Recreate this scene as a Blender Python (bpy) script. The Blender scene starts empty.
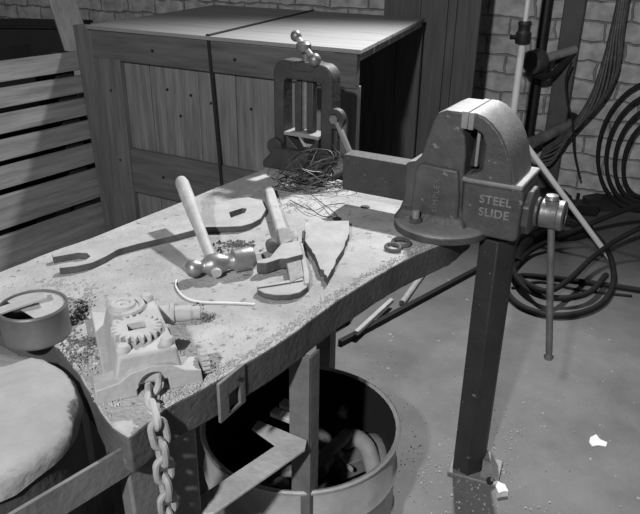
import bpy, bmesh, math, random
from math import sin, cos, pi, radians, atan2, sqrt
from mathutils import Vector, Matrix, noise
V = Vector
random.seed(7)
S = bpy.context.scene
COL = S.collection

# ------------------------------------------------------------------ camera
F, TH, HC, ROLL = 680.0, radians(24.5), 1.36, radians(0.8)
cam = bpy.data.cameras.new('camera'); co = bpy.data.objects.new('camera', cam); COL.objects.link(co)
cam.sensor_width = 36; cam.sensor_fit = 'HORIZONTAL'; cam.lens = 36 * F / 640; cam.clip_start = 0.02
co.matrix_world = Matrix.Translation((0, 0, HC)) @ Matrix.Rotation(pi / 2 - TH, 4, 'X') @ Matrix.Rotation(ROLL, 4, 'Z')
S.camera = co

def ray(px, py):
    x, y = px - 320, 257 - py
    c, s = cos(ROLL), sin(ROLL)
    x, y = c * x - s * y, s * x + c * y
    return V((x, F * cos(TH) + y * sin(TH), -F * sin(TH) + y * cos(TH)))
def at(px, py, z):                       # point of the place at height z seen along a sight line
    d = ray(px, py); t = (z - HC) / d.z
    return V((d.x * t, d.y * t, z))
def aty(px, py, y):
    d = ray(px, py); t = y / d.y
    return V((d.x * t, y, HC + d.z * t))

# ------------------------------------------------------------------ materials
def mat(name, c, rough=0.75, var=0.25, scale=12, bump=0.25, metal=0.0, stretch=(1, 1, 1), speck=None, fine=90):
    m = bpy.data.materials.new(name); m.use_nodes = True
    nt = m.node_tree; N = nt.nodes; L = nt.links
    b = N['Principled BSDF']
    b.inputs['Roughness'].default_value = rough; b.inputs['Metallic'].default_value = metal
    tc = N.new('ShaderNodeTexCoord'); mp = N.new('ShaderNodeMapping'); mp.inputs['Scale'].default_value = stretch
    L.new(tc.outputs['Object'], mp.inputs['Vector'])
    n1 = N.new('ShaderNodeTexNoise'); n1.inputs['Scale'].default_value = scale; n1.inputs['Detail'].default_value = 8; n1.inputs['Roughness'].default_value = 0.65
    L.new(mp.outputs[0], n1.inputs['Vector'])
    r = N.new('ShaderNodeValToRGB')
    lo, hi = c * (1 - var), min(1, c * (1 + var))
    r.color_ramp.elements[0].position = 0.3; r.color_ramp.elements[0].color = (lo, lo, lo, 1)
    r.color_ramp.elements[1].position = 0.7; r.color_ramp.elements[1].color = (hi, hi, hi, 1)
    L.new(n1.outputs['Fac'], r.inputs['Fac'])
    out = r.outputs['Color']
    if speck:                            # (colour, scale, threshold)
        n3 = N.new('ShaderNodeTexNoise'); n3.inputs['Scale'].default_value = speck[1]; n3.inputs['Detail'].default_value = 4
        L.new(mp.outputs[0], n3.inputs['Vector'])
        r3 = N.new('ShaderNodeValToRGB'); r3.color_ramp.elements[0].position = speck[2]; r3.color_ramp.elements[1].position = min(1, speck[2] + 0.06)
        r3.color_ramp.elements[0].color = (0, 0, 0, 1); r3.color_ramp.elements[1].color = (1, 1, 1, 1)
        L.new(n3.outputs['Fac'], r3.inputs['Fac'])
        mx = N.new('ShaderNodeMix'); mx.data_type = 'RGBA'
        L.new(r3.outputs['Color'], mx.inputs['Factor']); L.new(out, mx.inputs[6]); mx.inputs[7].default_value = (speck[0],) * 3 + (1,)
        out = mx.outputs[2]
    L.new(out, b.inputs['Base Color'])
    if bump:
        n2 = N.new('ShaderNodeTexNoise'); n2.inputs['Scale'].default_value = fine; n2.inputs['Detail'].default_value = 6
        L.new(mp.outputs[0], n2.inputs['Vector'])
        bp = N.new('ShaderNodeBump'); bp.inputs['Strength'].default_value = bump; bp.inputs['Distance'].default_value = 0.006
        L.new(n2.outputs['Fac'], bp.inputs['Height']); L.new(bp.outputs[0], b.inputs['Normal'])
    return m

def wood(name, c, axis='Z', var=0.35, rough=0.8):
    st = {'X': (0.7, 9, 9), 'Y': (9, 0.7, 9), 'Z': (9, 9, 0.7)}[axis]
    return mat(name, c, rough, var, 4.0, 0.3, 0, st, fine=14)

def brick_mat():
    m = bpy.data.materials.new('painted_brick'); m.use_nodes = True
    nt = m.node_tree; N = nt.nodes; L = nt.links; b = N['Principled BSDF']; b.inputs['Roughness'].default_value = 0.85
    tc = N.new('ShaderNodeTexCoord')
    wob = N.new('ShaderNodeTexNoise'); wob.inputs['Scale'].default_value = 9
    L.new(tc.outputs['Object'], wob.inputs['Vector'])
    sc = N.new('ShaderNodeVectorMath'); sc.operation = 'SCALE'; sc.inputs['Scale'].default_value = 0.05
    L.new(wob.outputs['Color'], sc.inputs[0])
    ad = N.new('ShaderNodeVectorMath'); L.new(tc.outputs['Object'], ad.inputs[0]); L.new(sc.outputs[0], ad.inputs[1])
    bt = N.new('ShaderNodeTexBrick'); bt.inputs['Scale'].default_value = 1
    bt.inputs['Color1'].default_value = (.68,) * 3 + (1,); bt.inputs['Color2'].default_value = (.56,) * 3 + (1,); bt.inputs['Mortar'].default_value = (.36,) * 3 + (1,)
    bt.inputs['Mortar Size'].default_value = 0.007; bt.inputs['Mortar Smooth'].default_value = 0.6
    bt.inputs['Brick Width'].default_value = 0.25; bt.inputs['Row Height'].default_value = 0.104
    L.new(ad.outputs[0], bt.inputs['Vector'])
    n = N.new('ShaderNodeTexNoise'); n.inputs['Scale'].default_value = 14; n.inputs['Detail'].default_value = 8
    L.new(tc.outputs['Object'], n.inputs['Vector'])
    mx = N.new('ShaderNodeMix'); mx.data_type = 'RGBA'; mx.blend_type = 'MULTIPLY'; mx.inputs['Factor'].default_value = 0.7
    rr = N.new('ShaderNodeValToRGB'); rr.color_ramp.elements[0].color = (.35,) * 3 + (1,); rr.color_ramp.elements[1].position = 0.65
    rr.color_ramp.elements[0].position = 0.3
    L.new(n.outputs['Fac'], rr.inputs['Fac'])
    L.new(bt.outputs['Color'], mx.inputs[6]); L.new(rr.outputs['Color'], mx.inputs[7]); L.new(mx.outputs[2], b.inputs['Base Color'])
    hs = N.new('ShaderNodeMath'); hs.operation = 'MULTIPLY_ADD'; hs.inputs[1].default_value = -1.2
    L.new(bt.outputs['Fac'], hs.inputs[0]); L.new(n.outputs['Fac'], hs.inputs[2])
    bp = N.new('ShaderNodeBump'); bp.inputs['Strength'].default_value = 0.9; bp.inputs['Distance'].default_value = 0.012
    L.new(hs.outputs[0], bp.inputs['Height']); L.new(bp.outputs[0], b.inputs['Normal'])
    return m

M = dict(
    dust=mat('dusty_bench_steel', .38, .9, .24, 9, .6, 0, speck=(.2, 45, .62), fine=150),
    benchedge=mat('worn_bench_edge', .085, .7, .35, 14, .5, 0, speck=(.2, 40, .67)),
    dusttool=mat('dust_covered_metal', .38, .85, .18, 18, .3),
    blockm=mat('powdered_cast_iron', .42, .8, .15, 22, .25),
    iron=mat('dark_cast_iron', .045, .6, .3, 16, .3, .1, speck=(.12, 70, .68)),
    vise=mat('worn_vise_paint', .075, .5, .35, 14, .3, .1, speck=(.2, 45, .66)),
    viselight=mat('pale_iron', .24, .6, .2, 20, .2, .2),  # paler iron tone for top and end faces, jaw plates, bolts
    black=mat('black_steel', .03, .5, .3, 14, .2, .2),
    rust=mat('rusted_plate', .085, .75, .4, 18, .5),
    steel=mat('bare_worn_steel', .22, .42, .3, 25, .15, .5),
    chrome=mat('bright_tube', .85, .3, .05, 20, .02, .1),
    hamsteel=mat('polished_hammer_steel', .30, .42, .3, 25, .12, .55),
    handle=mat('grey_ash_handle', .42, .65, .22, 3, .15, 0, (8, 8, 1), fine=30),
    concrete=mat('concrete_floor', .165, .85, .3, 3.2, .3, 0, speck=(.4, 34, .70), fine=60),
    lump=mat('dusty_drum_fill', .32, .95, .15, 10, .6, 0, fine=60),
    drum=mat('grimy_drum_wall', .07, .7, .35, 9, .4),
    tin=mat('dull_tin', .17, .5, .25, 12, .1, .4),
    tinlight=mat('pale_tin_lid', .46, .55, .15, 18, .1, .2),
    crate=wood('crate_planks', .17, 'Z', .45), crateh=wood('crate_rail_wood', .105, 'X', .4),
    cratep=wood('crate_post_wood', .125, 'Z', .4), lid=wood('crate_lid_wood', .24, 'X', .18),
    ply=wood('plywood_panel', .10, 'Z', .3), slat=wood('slat_wood', .24, 'X', .4), plank=wood('pale_plank', .32, 'Z', .3),
    rubber=mat('black_rubber', .012, .75, .3, 20, .1), wire=mat('thin_wire', .11, .5, .3, 30, 0, .6),
    rope=mat('greasy_wire_rope', .12, .5, .4, 30, .3, .3), string=mat('white_cord', .75, .8, .1, 60, .2),
    frame=mat('grey_angle_iron', .52, .65, .25, 14, .3, .1), leg=mat('bench_leg_paint', .16, .6, .3, 12, .3),
    beam=mat('dark_painted_beam', .03, .55, .3, 10, .3, 0, speck=(.22, 55, .69)),
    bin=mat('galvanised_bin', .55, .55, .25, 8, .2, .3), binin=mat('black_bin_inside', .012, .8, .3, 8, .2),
    scrap=mat('scrap_iron', .22, .6, .35, 15, .3, .2), scrapl=mat('pale_scrap', .34, .65, .25, 15, .2),
    grit=mat('grit', .42, .95, .35, 40, .1), gritd=mat('dark_filings', .12, .9, .5, 40, .1),
    post=mat('painted_post', .085, .6, .25, 8, .2), paint=mat('white_splash', .8, .8, .1, 30, .2),
    letter=mat('scraped_lettering', .22, .6, .3, 40, .2, .2), letterd=mat('cast_lettering', .15, .5, .25, 40, .2, .2),
    brick=brick_mat(),
)

# ------------------------------------------------------------------ building
WM = {}
def finish_props(o, label=None, cat=None, group=None, kind=None):
    if label: o['label'] = label
    if cat: o['category'] = cat
    if group: o['group'] = group
    if kind: o['kind'] = kind
def thing(name, loc, rotz=0, label=None, cat=None, group=None):
    o = bpy.data.objects.new(name, None); COL.objects.link(o); o.empty_display_size = 0.03
    mw = Matrix.Translation(loc) @ Matrix.Rotation(rotz, 4, 'Z')
    o.matrix_world = mw; o.location = loc; o.rotation_euler = (0, 0, rotz); WM[o.name] = mw
    finish_props(o, label, cat, group)
    return o
def frame(o): return WM[o.name]

class MB:
    def __init__(s, xf=None): s.bm = bmesh.new(); s.xf = xf or Matrix.Identity(4)
    def _v(s, p): return s.bm.verts.new(s.xf @ V(p))
    def box(s, lo, hi, R=None, taper=1.0):
        lo, hi = V(lo), V(hi); c = (lo + hi) / 2; vs = []
        for z in (lo.z, hi.z):
            k = taper if z == hi.z else 1
            for x, y in ((lo.x, lo.y), (hi.x, lo.y), (hi.x, hi.y), (lo.x, hi.y)):
                p = V((c.x + (x - c.x) * k, c.y + (y - c.y) * k, z))
                if R is not None: p = c + R @ (p - c)
                vs.append(s._v(p))
        for f in ((3, 2, 1, 0), (4, 5, 6, 7), (0, 1, 5, 4), (1, 2, 6, 5), (2, 3, 7, 6), (3, 0, 4, 7)):
            s.bm.faces.new([vs[i] for i in f])
        return s
    def bar(s, p0, p1, w, h, up=(0, 0, 1)):            # box along p0-p1, width w, height h
        p0, p1 = V(p0), V(p1); d = (p1 - p0).normalized(); u = V(up); sd = d.cross(u).normalized(); u = sd.cross(d)
        vs = []
        for p in (p0, p1):
            for a, b in ((-1, -1), (1, -1), (1, 1), (-1, 1)): vs.append(s._v(p + sd * (a * w / 2) + u * (b * h / 2)))
        for f in ((0, 1, 2, 3), (7, 6, 5, 4), (4, 5, 1, 0), (5, 6, 2, 1), (6, 7, 3, 2), (7, 4, 0, 3)):
            s.bm.faces.new([vs[i] for i in f])
        return s
    def prism(s, poly, z0, z1, M4=None, holes=(), top=None):   # outline in the local xy plane of M4, extruded z0..z1
        M4 = M4 or Matrix.Identity(4)
        rings = [poly] + list(holes)
        caps = []
        for z, pl in ((z0, rings), (z1, ([top] + list(holes)) if top else rings)):
            caps.append([[s._v(M4 @ V((x, y, z))) for x, y in r] for r in pl])
        for k in (0, 1):
            if not holes: s.bm.faces.new(caps[k][0])
            else:
                es = []
                for r in caps[k]:
                    for i in range(len(r)): es.append(s.bm.edges.new((r[i], r[(i + 1) % len(r)])))
                bmesh.ops.triangle_fill(s.bm, use_beauty=True, edges=es)
        for ri in range(len(rings)):
            a, b = caps[0][ri], caps[1][ri]; n = len(a)
            for i in range(n): s.bm.faces.new((a[i], a[(i + 1) % n], b[(i + 1) % n], b[i]))
        return s
    def lathe(s, prof, p0, d, n=24, up=None, caps=(1, 1)):           # prof: (distance along d, radius)
        p0, d = V(p0), V(d).normalized()
        u = d.orthogonal().normalized() if up is None else (V(up) - d * V(up).dot(d)).normalized(); w = d.cross(u)
        rings = []
        for a, r in prof:
            if r < 1e-6: rings.append([s._v(p0 + d * a)])
            else: rings.append([s._v(p0 + d * a + (u * cos(2 * pi * i / n) + w * sin(2 * pi * i / n)) * r) for i in range(n)])
        for A, B in zip(rings, rings[1:]):
            for i in range(n):
                j = (i + 1) % n
                if len(A) == 1 and len(B) == 1: continue
                if len(A) == 1: s.bm.faces.new((A[0], B[i], B[j]))
                elif len(B) == 1: s.bm.faces.new((A[i], B[0], A[j]))
                else: s.bm.faces.new((A[i], B[i], B[j], A[j]))
        if caps[0] and len(rings[0]) > 1: s.bm.faces.new(rings[0])
        if caps[1] and len(rings[-1]) > 1: s.bm.faces.new(rings[-1][::-1])
        return s
    def cyl(s, p0, p1, r0, r1=None, n=20):
        d = V(p1) - V(p0); return s.lathe([(0, r0), (d.length, r0 if r1 is None else r1)], p0, d, n)
    def ball(s, c, r, n=16, sq=1.0):
        k = n // 2; pr = [(-r * sq * cos(pi * i / k), r * sin(pi * i / k)) for i in range(k + 1)]
        return s.lathe(pr, c, (0, 0, 1), n)
    def tube(s, pts, r, n=8, closed=False, flat=1.0):
        pts = [V(p) for p in pts]; N_ = len(pts); rings = []; u = None
        for i, p in enumerate(pts):
            if closed: t = pts[(i + 1) % N_] - pts[i - 1]
            else: t = pts[min(i + 1, N_ - 1)] - pts[max(i - 1, 0)]
            t.normalize()
            if u is None: u = t.orthogonal().normalized() if abs(t.z) > .9 else V((0, 0, 1)).cross(t).normalized()
            u = (u - t * u.dot(t))
            u = u.normalized() if u.length > 1e-5 else t.orthogonal().normalized()
            w = t.cross(u)
            rr = r[i] if isinstance(r, (list, tuple)) else r
            rings.append([s._v(p + (u * cos(2 * pi * k / n) + w * sin(2 * pi * k / n) * flat) * rr) for k in range(n)])
        m = N_ if closed else N_ - 1
        for i in range(m):
            A, B = rings[i], rings[(i + 1) % N_]
            for k in range(n): s.bm.faces.new((A[k], A[(k + 1) % n], B[(k + 1) % n], B[k]))
        if not closed: s.bm.faces.new(rings[0][::-1]); s.bm.faces.new(rings[-1])
        return s
    def rough(s, amp, freq=30, cuts=0):
        if cuts: bmesh.ops.subdivide_edges(s.bm, edges=s.bm.edges[:], cuts=cuts, use_grid_fill=True)
        for v in s.bm.verts: v.co += V(noise.noise_vector(v.co * freq)) * amp
        return s
    def build(s, name, m, parent=None, bevel=0, seg=2, smooth=38, origin=None, topmat=None, topdir=None, **props):
        bmesh.ops.remove_doubles(s.bm, verts=s.bm.verts[:], dist=1e-6)
        bmesh.ops.recalc_face_normals(s.bm, faces=s.bm.faces[:])
        if topmat:
            for f in s.bm.faces:
                if (f.normal.z > 0.7 if topdir is None else f.normal.dot(topdir) > 0.45): f.material_index = 1
        me = bpy.data.meshes.new(name)
        if parent is not None: T = WM[parent.name]
        else:
            vs = [v.co for v in s.bm.verts]
            if origin is None:
                origin = V(((min(v.x for v in vs) + max(v.x for v in vs)) / 2, (min(v.y for v in vs) + max(v.y for v in vs)) / 2, min(v.z for v in vs)))
            T = Matrix.Translation(origin)
        s.bm.transform(T.inverted()); s.bm.to_mesh(me); s.bm.free()
        me.materials.append(m)
        if topmat: me.materials.append(topmat)
        o = bpy.data.objects.new(name, me); COL.objects.link(o); WM[o.name] = T.copy()
        if parent is not None: o.parent = parent
        else: o.location = T.translation
        if smooth:
            for p in me.polygons: p.use_smooth = True
            me.set_sharp_from_angle(angle=radians(smooth))
        if bevel:
            b = o.modifiers.new('bevel', 'BEVEL'); b.width = bevel; b.segments = seg; b.limit_method = 'ANGLE'; b.angle_limit = radians(35); b.harden_normals = False
        finish_props(o, **props)
        return o

def spline(pts, n=8, closed=False):
    pts = [V(p) for p in pts]; out = []; N_ = len(pts)
    for i in range(N_ if closed else N_ - 1):
        if closed: p0, p1, p2, p3 = pts[i - 1], pts[i], pts[(i + 1) % N_], pts[(i + 2) % N_]
        else: p0, p1, p2, p3 = pts[max(i - 1, 0)], pts[i], pts[i + 1], pts[min(i + 2, N_ - 1)]
        for k in range(n):
            t = k / n
            out.append(0.5 * ((2 * p1) + (p2 - p0) * t + (2 * p0 - 5 * p1 + 4 * p2 - p3) * t * t + (3 * p1 - p0 - 3 * p2 + p3) * t ** 3))
    if not closed: out.append(pts[-1])
    return out
def basis(o, x, y, z):
    m = Matrix.Identity(4)
    for i, c in enumerate((x, y, z)):
        c = V(c)
        for k in range(3): m[k][i] = c[k]
    for k in range(3): m[k][3] = V(o)[k]
    return m
def text_part(name, txt, size, mtx, depth, m, parent, spacing=1.0, bold=0.0):
    cu = bpy.data.curves.new(name, 'FONT'); cu.body = txt; cu.size = size; cu.extrude = depth; cu.offset = bold; cu.space_character = spacing
    cu.align_x = 'CENTER'; cu.align_y = 'CENTER'
    t = bpy.data.objects.new('tmp', cu); COL.objects.link(t)
    bpy.context.view_layer.update()
    me = bpy.data.meshes.new_from_object(t.evaluated_get(bpy.context.evaluated_depsgraph_get()))
    bpy.data.objects.remove(t)
    me.transform(WM[parent.name].inverted() @ mtx); me.materials.append(m)
    o = bpy.data.objects.new(name, me); COL.objects.link(o); o.parent = parent; WM[o.name] = WM[parent.name].copy()
    return o
def scatter(name, m, spots, parent=None, **props):       # loose grit: one heap of tiny chips
    mb = MB()
    for p, spread, n, smin, smax in spots:
        p = V(p)
        for _ in range(n):
            a, r = random.uniform(0, 2 * pi), abs(random.gauss(0, 1))
            c = p + V((cos(a) * spread[0] * r, sin(a) * spread[1] * r, 0)) if not isinstance(spread, V) else p + spread * random.random() + V((random.gauss(0, .006), random.gauss(0, .006), 0))
            if props.get('inside') and not props['inside'](c): continue
            sz = random.uniform(smin, smax); q = Matrix.Rotation(random.uniform(0, 6.28), 3, V((random.random(), random.random(), random.random() + .1)))
            vs = [mb.bm.verts.new(c + V((0, 0, sz * .3)) + q @ (V(t) * sz * .6)) for t in ((1, 0, -.5), (-.6, .8, -.5), (-.5, -.9, -.5), (.1, 0, .8))]
            for f in ((0, 2, 1), (0, 1, 3), (1, 2, 3), (2, 0, 3)): mb.bm.faces.new([vs[i] for i in f])
    props.pop('inside', None)
    o = mb.build(name, m, parent, smooth=0, kind='stuff', **props)
    return o

BT = 0.73                                                  # bench top height
# ------------------------------------------------------------------ setting
wd = V((.90, -.43, 0)).normalized(); wn = V((.43, .90, 0)).normalized(); W0 = V((1.53, 3.83, 0))
b_ = MB(); b_.box((-5, -1.2, -.1), (5, 7.5, 0)); b_.build('floor', M['concrete'], kind='structure', smooth=0)
wm = basis(W0, wd, V((0, 0, 1)), -wn)
b_ = MB(wm); b_.prism([(-6.0, 0), (3.2, 0), (3.2, 3.1), (-6.0, 3.1)], -.2, 0)
wall = b_.build('wall_back', M['brick'], kind='structure', smooth=0, origin=W0)
# brick courses need an upright pattern: put the wall's own axes into the object
wall.data.transform(Matrix.Translation(W0)); wall.data.transform(wm.inverted()); wall.matrix_world = wm
wall.location = wm.translation; wall.rotation_euler = wm.to_euler()

def on_wall(px, py, off=0.0):
    d = ray(px, py); o = V((0, 0, HC)); k = (W0 - wn * off - o).dot(wn) / d.dot(wn)
    p = o + d * k; q = p - W0
    return V((q.dot(wd), p.z))
def wall_pt(s, z, off): return W0 + wd * s + V((0, 0, z)) - wn * off

s1 = on_wall(565, 75)[0]
MB(wm).prism([(s1 - .055, 0), (s1 + .055, 0), (s1 + .055, 3.1), (s1 - .055, 3.1)], 0, .07).build('trim_1', M['post'], bevel=.006, kind='structure')
s2 = on_wall(539, 70)[0]
pp = thing('dark_strip', wall_pt(s2, 0, .04), 0, 'dark vertical strip running up the painted brick wall behind the vise', 'pipe')
MB().cyl(wall_pt(s2, 0, .04), wall_pt(s2, 2.9, .04), .03).build('strip_run', M['black'], pp)  # dark upright cylinder standing for the dark strip on the wall
for zz in (.35, 1.5, 2.4): MB().cyl(wall_pt(s2, zz, .04), wall_pt(s2, zz + .03, .04), .037).build('strip_collar', M['black'], pp)

# bracket with a round end, reaching out from the wall post
q0 = on_wall(537, 61, .30); q1 = on_wall(574, 50, .09)
br = thing('wall_bracket', wall_pt(q1[0], q1[1], .08), 0, 'iron arm with a round drum end sticking out from the wall post', 'bracket')
A0, A1 = wall_pt(q0[0], q0[1], .30), wall_pt(q1[0], q1[1], .075)
MB().tube([A1, A0], .024, 14).build('arm', M['scrapl'], br)
ax = (A0 - A1).normalized()
MB().lathe([(0, .055), (.01, .062), (.075, .062), (.085, .05)], A0 - ax * .03, ax, 24).build('drum_end', M['post'], br)
MB().tube(spline([A0 + V((0, 0, -.07)), A0 * .55 + A1 * .45 + V((0, 0, -.10)), A1 + V((0, 0, -.01))], 8), .018, 10).build('brace', M['black'], br)
q = on_wall(532, 142, .22); q2 = on_wall(573, 124, .05)
pb = thing('hanging_peg', wall_pt(q2[0], q2[1], .0), 0, 'thick sloping pipe peg that carries the wire rope on the brick wall', 'peg')
B0, B1 = wall_pt(q[0], q[1], .25), wall_pt(q2[0], q2[1], .0)
MB().cyl(B0, B1, .032).build('peg_bar', M['scrap'], pb); MB().cyl(B1, B1 + (B0 - B1).normalized() * .02, .06).build('wall_plate', M['black'], pb)

# wire rope: hank of strands falling over the peg
rope = thing('wire_rope_hank', wall_pt(q2[0], q2[1] + .0, .12), 0, 'thick dark hank of twisted wire rope hanging on the brick wall', 'wire rope')
ctr = [on_wall(630, -40, .16), on_wall(617, 30, .17), on_wall(604, 84, .18), on_wall(583, 119, .19), on_wall(560, 147, .2), on_wall(538, 161, .2)]
wid = [.03, .045, .085, .115, .105, .05]
sm = MB()
for k in range(16):
    a = 2 * pi * k / 16
    pts = []
    for i, c in enumerate(ctr):
        nx = V((.62, .78)) if i < 4 else V((.3, .95))
        oo = sin(a + i * .55) * wid[i]
        pts.append(wall_pt(c[0] + nx.x * oo, c[1] + nx.y * oo, .17 + .045 * cos(a + i * .55)))
    sm.tube(spline(pts, 6), .0078, 6)
sm.build('rope_strands', M['rope'], rope)
MB().tube(spline([wall_pt(*on_wall(x, y, .22), .22) for x, y in ((572, 62), (566, 80), (568, 104), (573, 122), (574, 150), (580, 178))], 6), .006, 6).build('tie_wire', M['rubber'], rope)

# loops of cable further right
lp = thing('cable_coil', wall_pt(on_wall(612, 165, .1)[0], 0.02, .2), 0, 'upright coil of dark cable leaning on the wall below the wire rope', 'cable coil')
lc = MB()
for k in range(4):
    cx, cy = on_wall(648, 148 + 3 * k, .1); rx, ry = .25 - .045 * k, .36 - .05 * k
    lc.tube([wall_pt(cx + rx * cos(t * 2 * pi / 40), max(.03, cy + ry * sin(t * 2 * pi / 40)), .09 + .022 * k) for t in range(40)], .011, 8, closed=True)
lc.build('cable_loops', M['rubber'], lp)

# ------------------------------------------------------------------ photographer's light stand
st0 = at(508, 222, 0); st0 = V((.93, 3.12, 0))
stx = thing('light_stand', (st0.x, st0.y, 0), 0, 'slim chrome light stand with a black clamp behind the vise', 'light stand')
def stand_y(px, py): return aty(px, py, st0.y)
pb0, pt0 = stand_y(507, 200), stand_y(527.5, -90)
xm = stand_y(515, 100).x
pt0 = V((xm, st0.y, pt0.z)); pb0 = V((xm, st0.y, .28))
zc = stand_y(521, 33).z
MB().cyl(pb0, V((xm, st0.y, zc)), .0165).build('lower_tube', M['chrome'], stx)
MB().cyl(V((xm, st0.y, zc)), pt0, .011).build('upper_tube', M['chrome'], stx)
z0, z1 = stand_y(521, 44).z, stand_y(521, 21).z
MB().lathe([(0, .03), (.012, .034), (z1 - z0 - .05, .034), (z1 - z0 - .04, .026), (z1 - z0 - .02, .026), (z1 - z0 - .012, .03), (z1 - z0, .026)], (xm, st0.y, z0), (0, 0, 1)).build('clamp_collar', M['black'], stx)
MB().cyl(V((xm - .03, st0.y - .01, z0 + .03)), V((xm - .06, st0.y - .02, z0 + .03)), .01).build('clamp_knob', M['black'], stx)
ft = at(612, 261, 0.012)
hub = V((xm, st0.y, .62)); print('STAND', xm)
for k, e in enumerate((ft, V((xm - .15, st0.y + .62, .012)), V((.79, 2.74, .012)))):
    MB().cyl(hub, e, .013).build('leg', M['chrome'], stx)
MB().cyl(hub - V((0, 0, .05)), hub + V((0, 0, .04)), .03).build('leg_hub', M['black'], stx)

# ------------------------------------------------------------------ crate
CF = V((.124, 2.346, 0)); cf = V((-.87, .493, 0)).normalized(); cn = V((.493, .87, 0)).normalized(); cs = V((.30, .954, 0)).normalized()
cr = thing('wooden_crate', (CF + cf * .66), atan2(-cf.y, -cf.x), 'big open-ended wooden crate with a pale lid behind the bench', 'crate')
cm = basis(CF, cf, V((0, 0, 1)), -cn)                       # u left along the front, z up, w towards the camera
fp = MB(cm)
seams = [0.09, .33, .52, .70, .95, 1.1]
for a, b in zip(seams, seams[1:]): fp.prism([(a + .002, .02), (b - .002, .02), (b - .002, .93), (a + .002, .93)], -.02, random.uniform(-.002, .001))
fp.build('front_planks', M['crate'], cr, bevel=.002)
MB(cm).prism([(0.0, .924), (1.235, .924), (1.235, 1.038), (0.0, 1.038)], -.005, .022).build('top_rail', M['crateh'], cr, bevel=.003)
MB(cm).prism([(.09, .365), (1.085, .362), (1.08, .56), (.09, .56)], 0, .022).build('lower_rail', M['crateh'], cr, bevel=.003)
MB(cm).prism([(.09, .02), (1.085, .02), (1.085, .16), (.09, .16)], 0, .022).build('bottom_rail', M['crateh'], cr, bevel=.003)
MB(cm).prism([(0, .02), (.09, .02), (.09, .93), (0, .93)], -.02, .012).build('corner_post', M['cratep'], cr, bevel=.003)
MB(cm).prism([(1.085, .0), (1.205, .0), (1.235, .93), (1.085, .93)], -.02, .026).build('corner_post', M['cratep'], cr, bevel=.003)
MB(cm).prism([(1.20, .0), (1.30, .0), (1.345, 1.05), (1.235, 1.05)], -.04, .014).build('corner_post', M['cratep'], cr, bevel=.003)
D_ = 1.22
lid = MB()
c0, c1 = CF + cf * -.018 - cn * .03, CF + cf * 1.25 - cn * .03
nb = 5
for i in range(nb):
    e0, e1 = i / nb + (.003 if i else 0), (i + 1) / nb - .003
    ps = [c0 + cs * D_ * e0, c0 + cs * D_ * e1, c1 + cs * D_ * e1, c1 + cs * D_ * e0]
    lid.prism([(p.x, p.y) for p in ps], 1.04, 1.055)
lid.build('lid', M['lid'], cr, bevel=.002)
# lid edge battens on the open side, back panel, floor, far side
MB().bar(CF + cs * .0 - cf * -.012 + V((0, 0, 1.026)), CF + cs * 1.18 - cf * -.012 + V((0, 0, 1.026)), .024, .026).build('edge_batten', M['plank'], cr, bevel=.002)
bp0 = CF + cs * 1.2
bk = MB(basis(bp0, cf, V((0, 0, 1)), -cn))
for a, b in ((.0, .13), (.134, .3), (.304, .62), (.624, .95), (.954, 1.22)): bk.prism([(a, .02), (b, .02), (b, 1.04), (a, 1.04)], -.02, random.uniform(-.003, .002))
bk.build('back_panel', M['ply'], cr, bevel=.002)
bp1 = CF + cs * 1.27; pe = None
d = ray(472, 90); k = (bp1 - V((0, 0, HC))).dot(cn) / d.dot(cn); pe = (V((0, 0, HC)) + d * k - bp1).dot(cf)
ppn = thing('plank_panel', bp1 + cf * (pe + .2), atan2(-cf.y, -cf.x), 'tall panel of upright planks standing just behind the open crate end', 'panel')
pk = MB(basis(bp1, cf, V((0, 0, 1)), -cn))
for a, b in ((pe, pe + .115), (pe + .118, pe + .16), (pe + .163, pe + .30), (pe + .303, pe + .5)): pk.prism([(a, .0), (b, .0), (b, 1.75), (a, 1.75)], -.02, random.uniform(-.004, .004))
pk.build('planks', M['ply'], ppn, bevel=.002)
for zz in (.2, 1.4): MB(basis(bp1, cf, V((0, 0, 1)), -cn)).prism([(pe, zz), (pe + .5, zz), (pe + .5, zz + .1), (pe, zz + .1)], -.045, -.021).build('cross_batten', M['ply'], ppn, bevel=.002)
ls = CF + cf * 1.22
MB().prism([(p.x, p.y) for p in (ls, ls + cs * 1.2, ls + cs * 1.2 + cf * .02, ls + cf * .02)], .02, 1.04).build('side_panel', M['crate'], cr)
MB().prism([(p.x, p.y) for p in (CF, CF + cs * 1.2, ls + cs * 1.2, ls)], .0, .03).build('bottom_panel', M['crate'], cr)
MB(cm).prism([(.612, 1.062), (.626, 1.062), (.572, .02), (.556, .02)], .023, .026).build('steel_strap', M['rubber'], cr)
MB().bar(CF + cf * .617 - cn * .028 + V((0, 0, 1.058)), CF + cf * .617 + cs * 1.2 + V((0, 0, 1.058)), .018, .003).build('steel_strap', M['rubber'], cr)
for u, z in ((.86, .83), (.80, .73), (.74, .82), (.64, .80), (1.15, .8), (1.14, .5), (.45, .8), (.25, .75), (.05, .6), (.05, .3), (.9, .46), (.4, .46), (.2, .98), (.5, .98), (.9, .98)):
    MB(cm).cyl((u, z, -.01), (u, z, .0285 if (z > .93 or z < .56 or u > 1.0) else .0035), .0055, n=8).build('nail_head', M['rubber'], cr)

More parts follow.
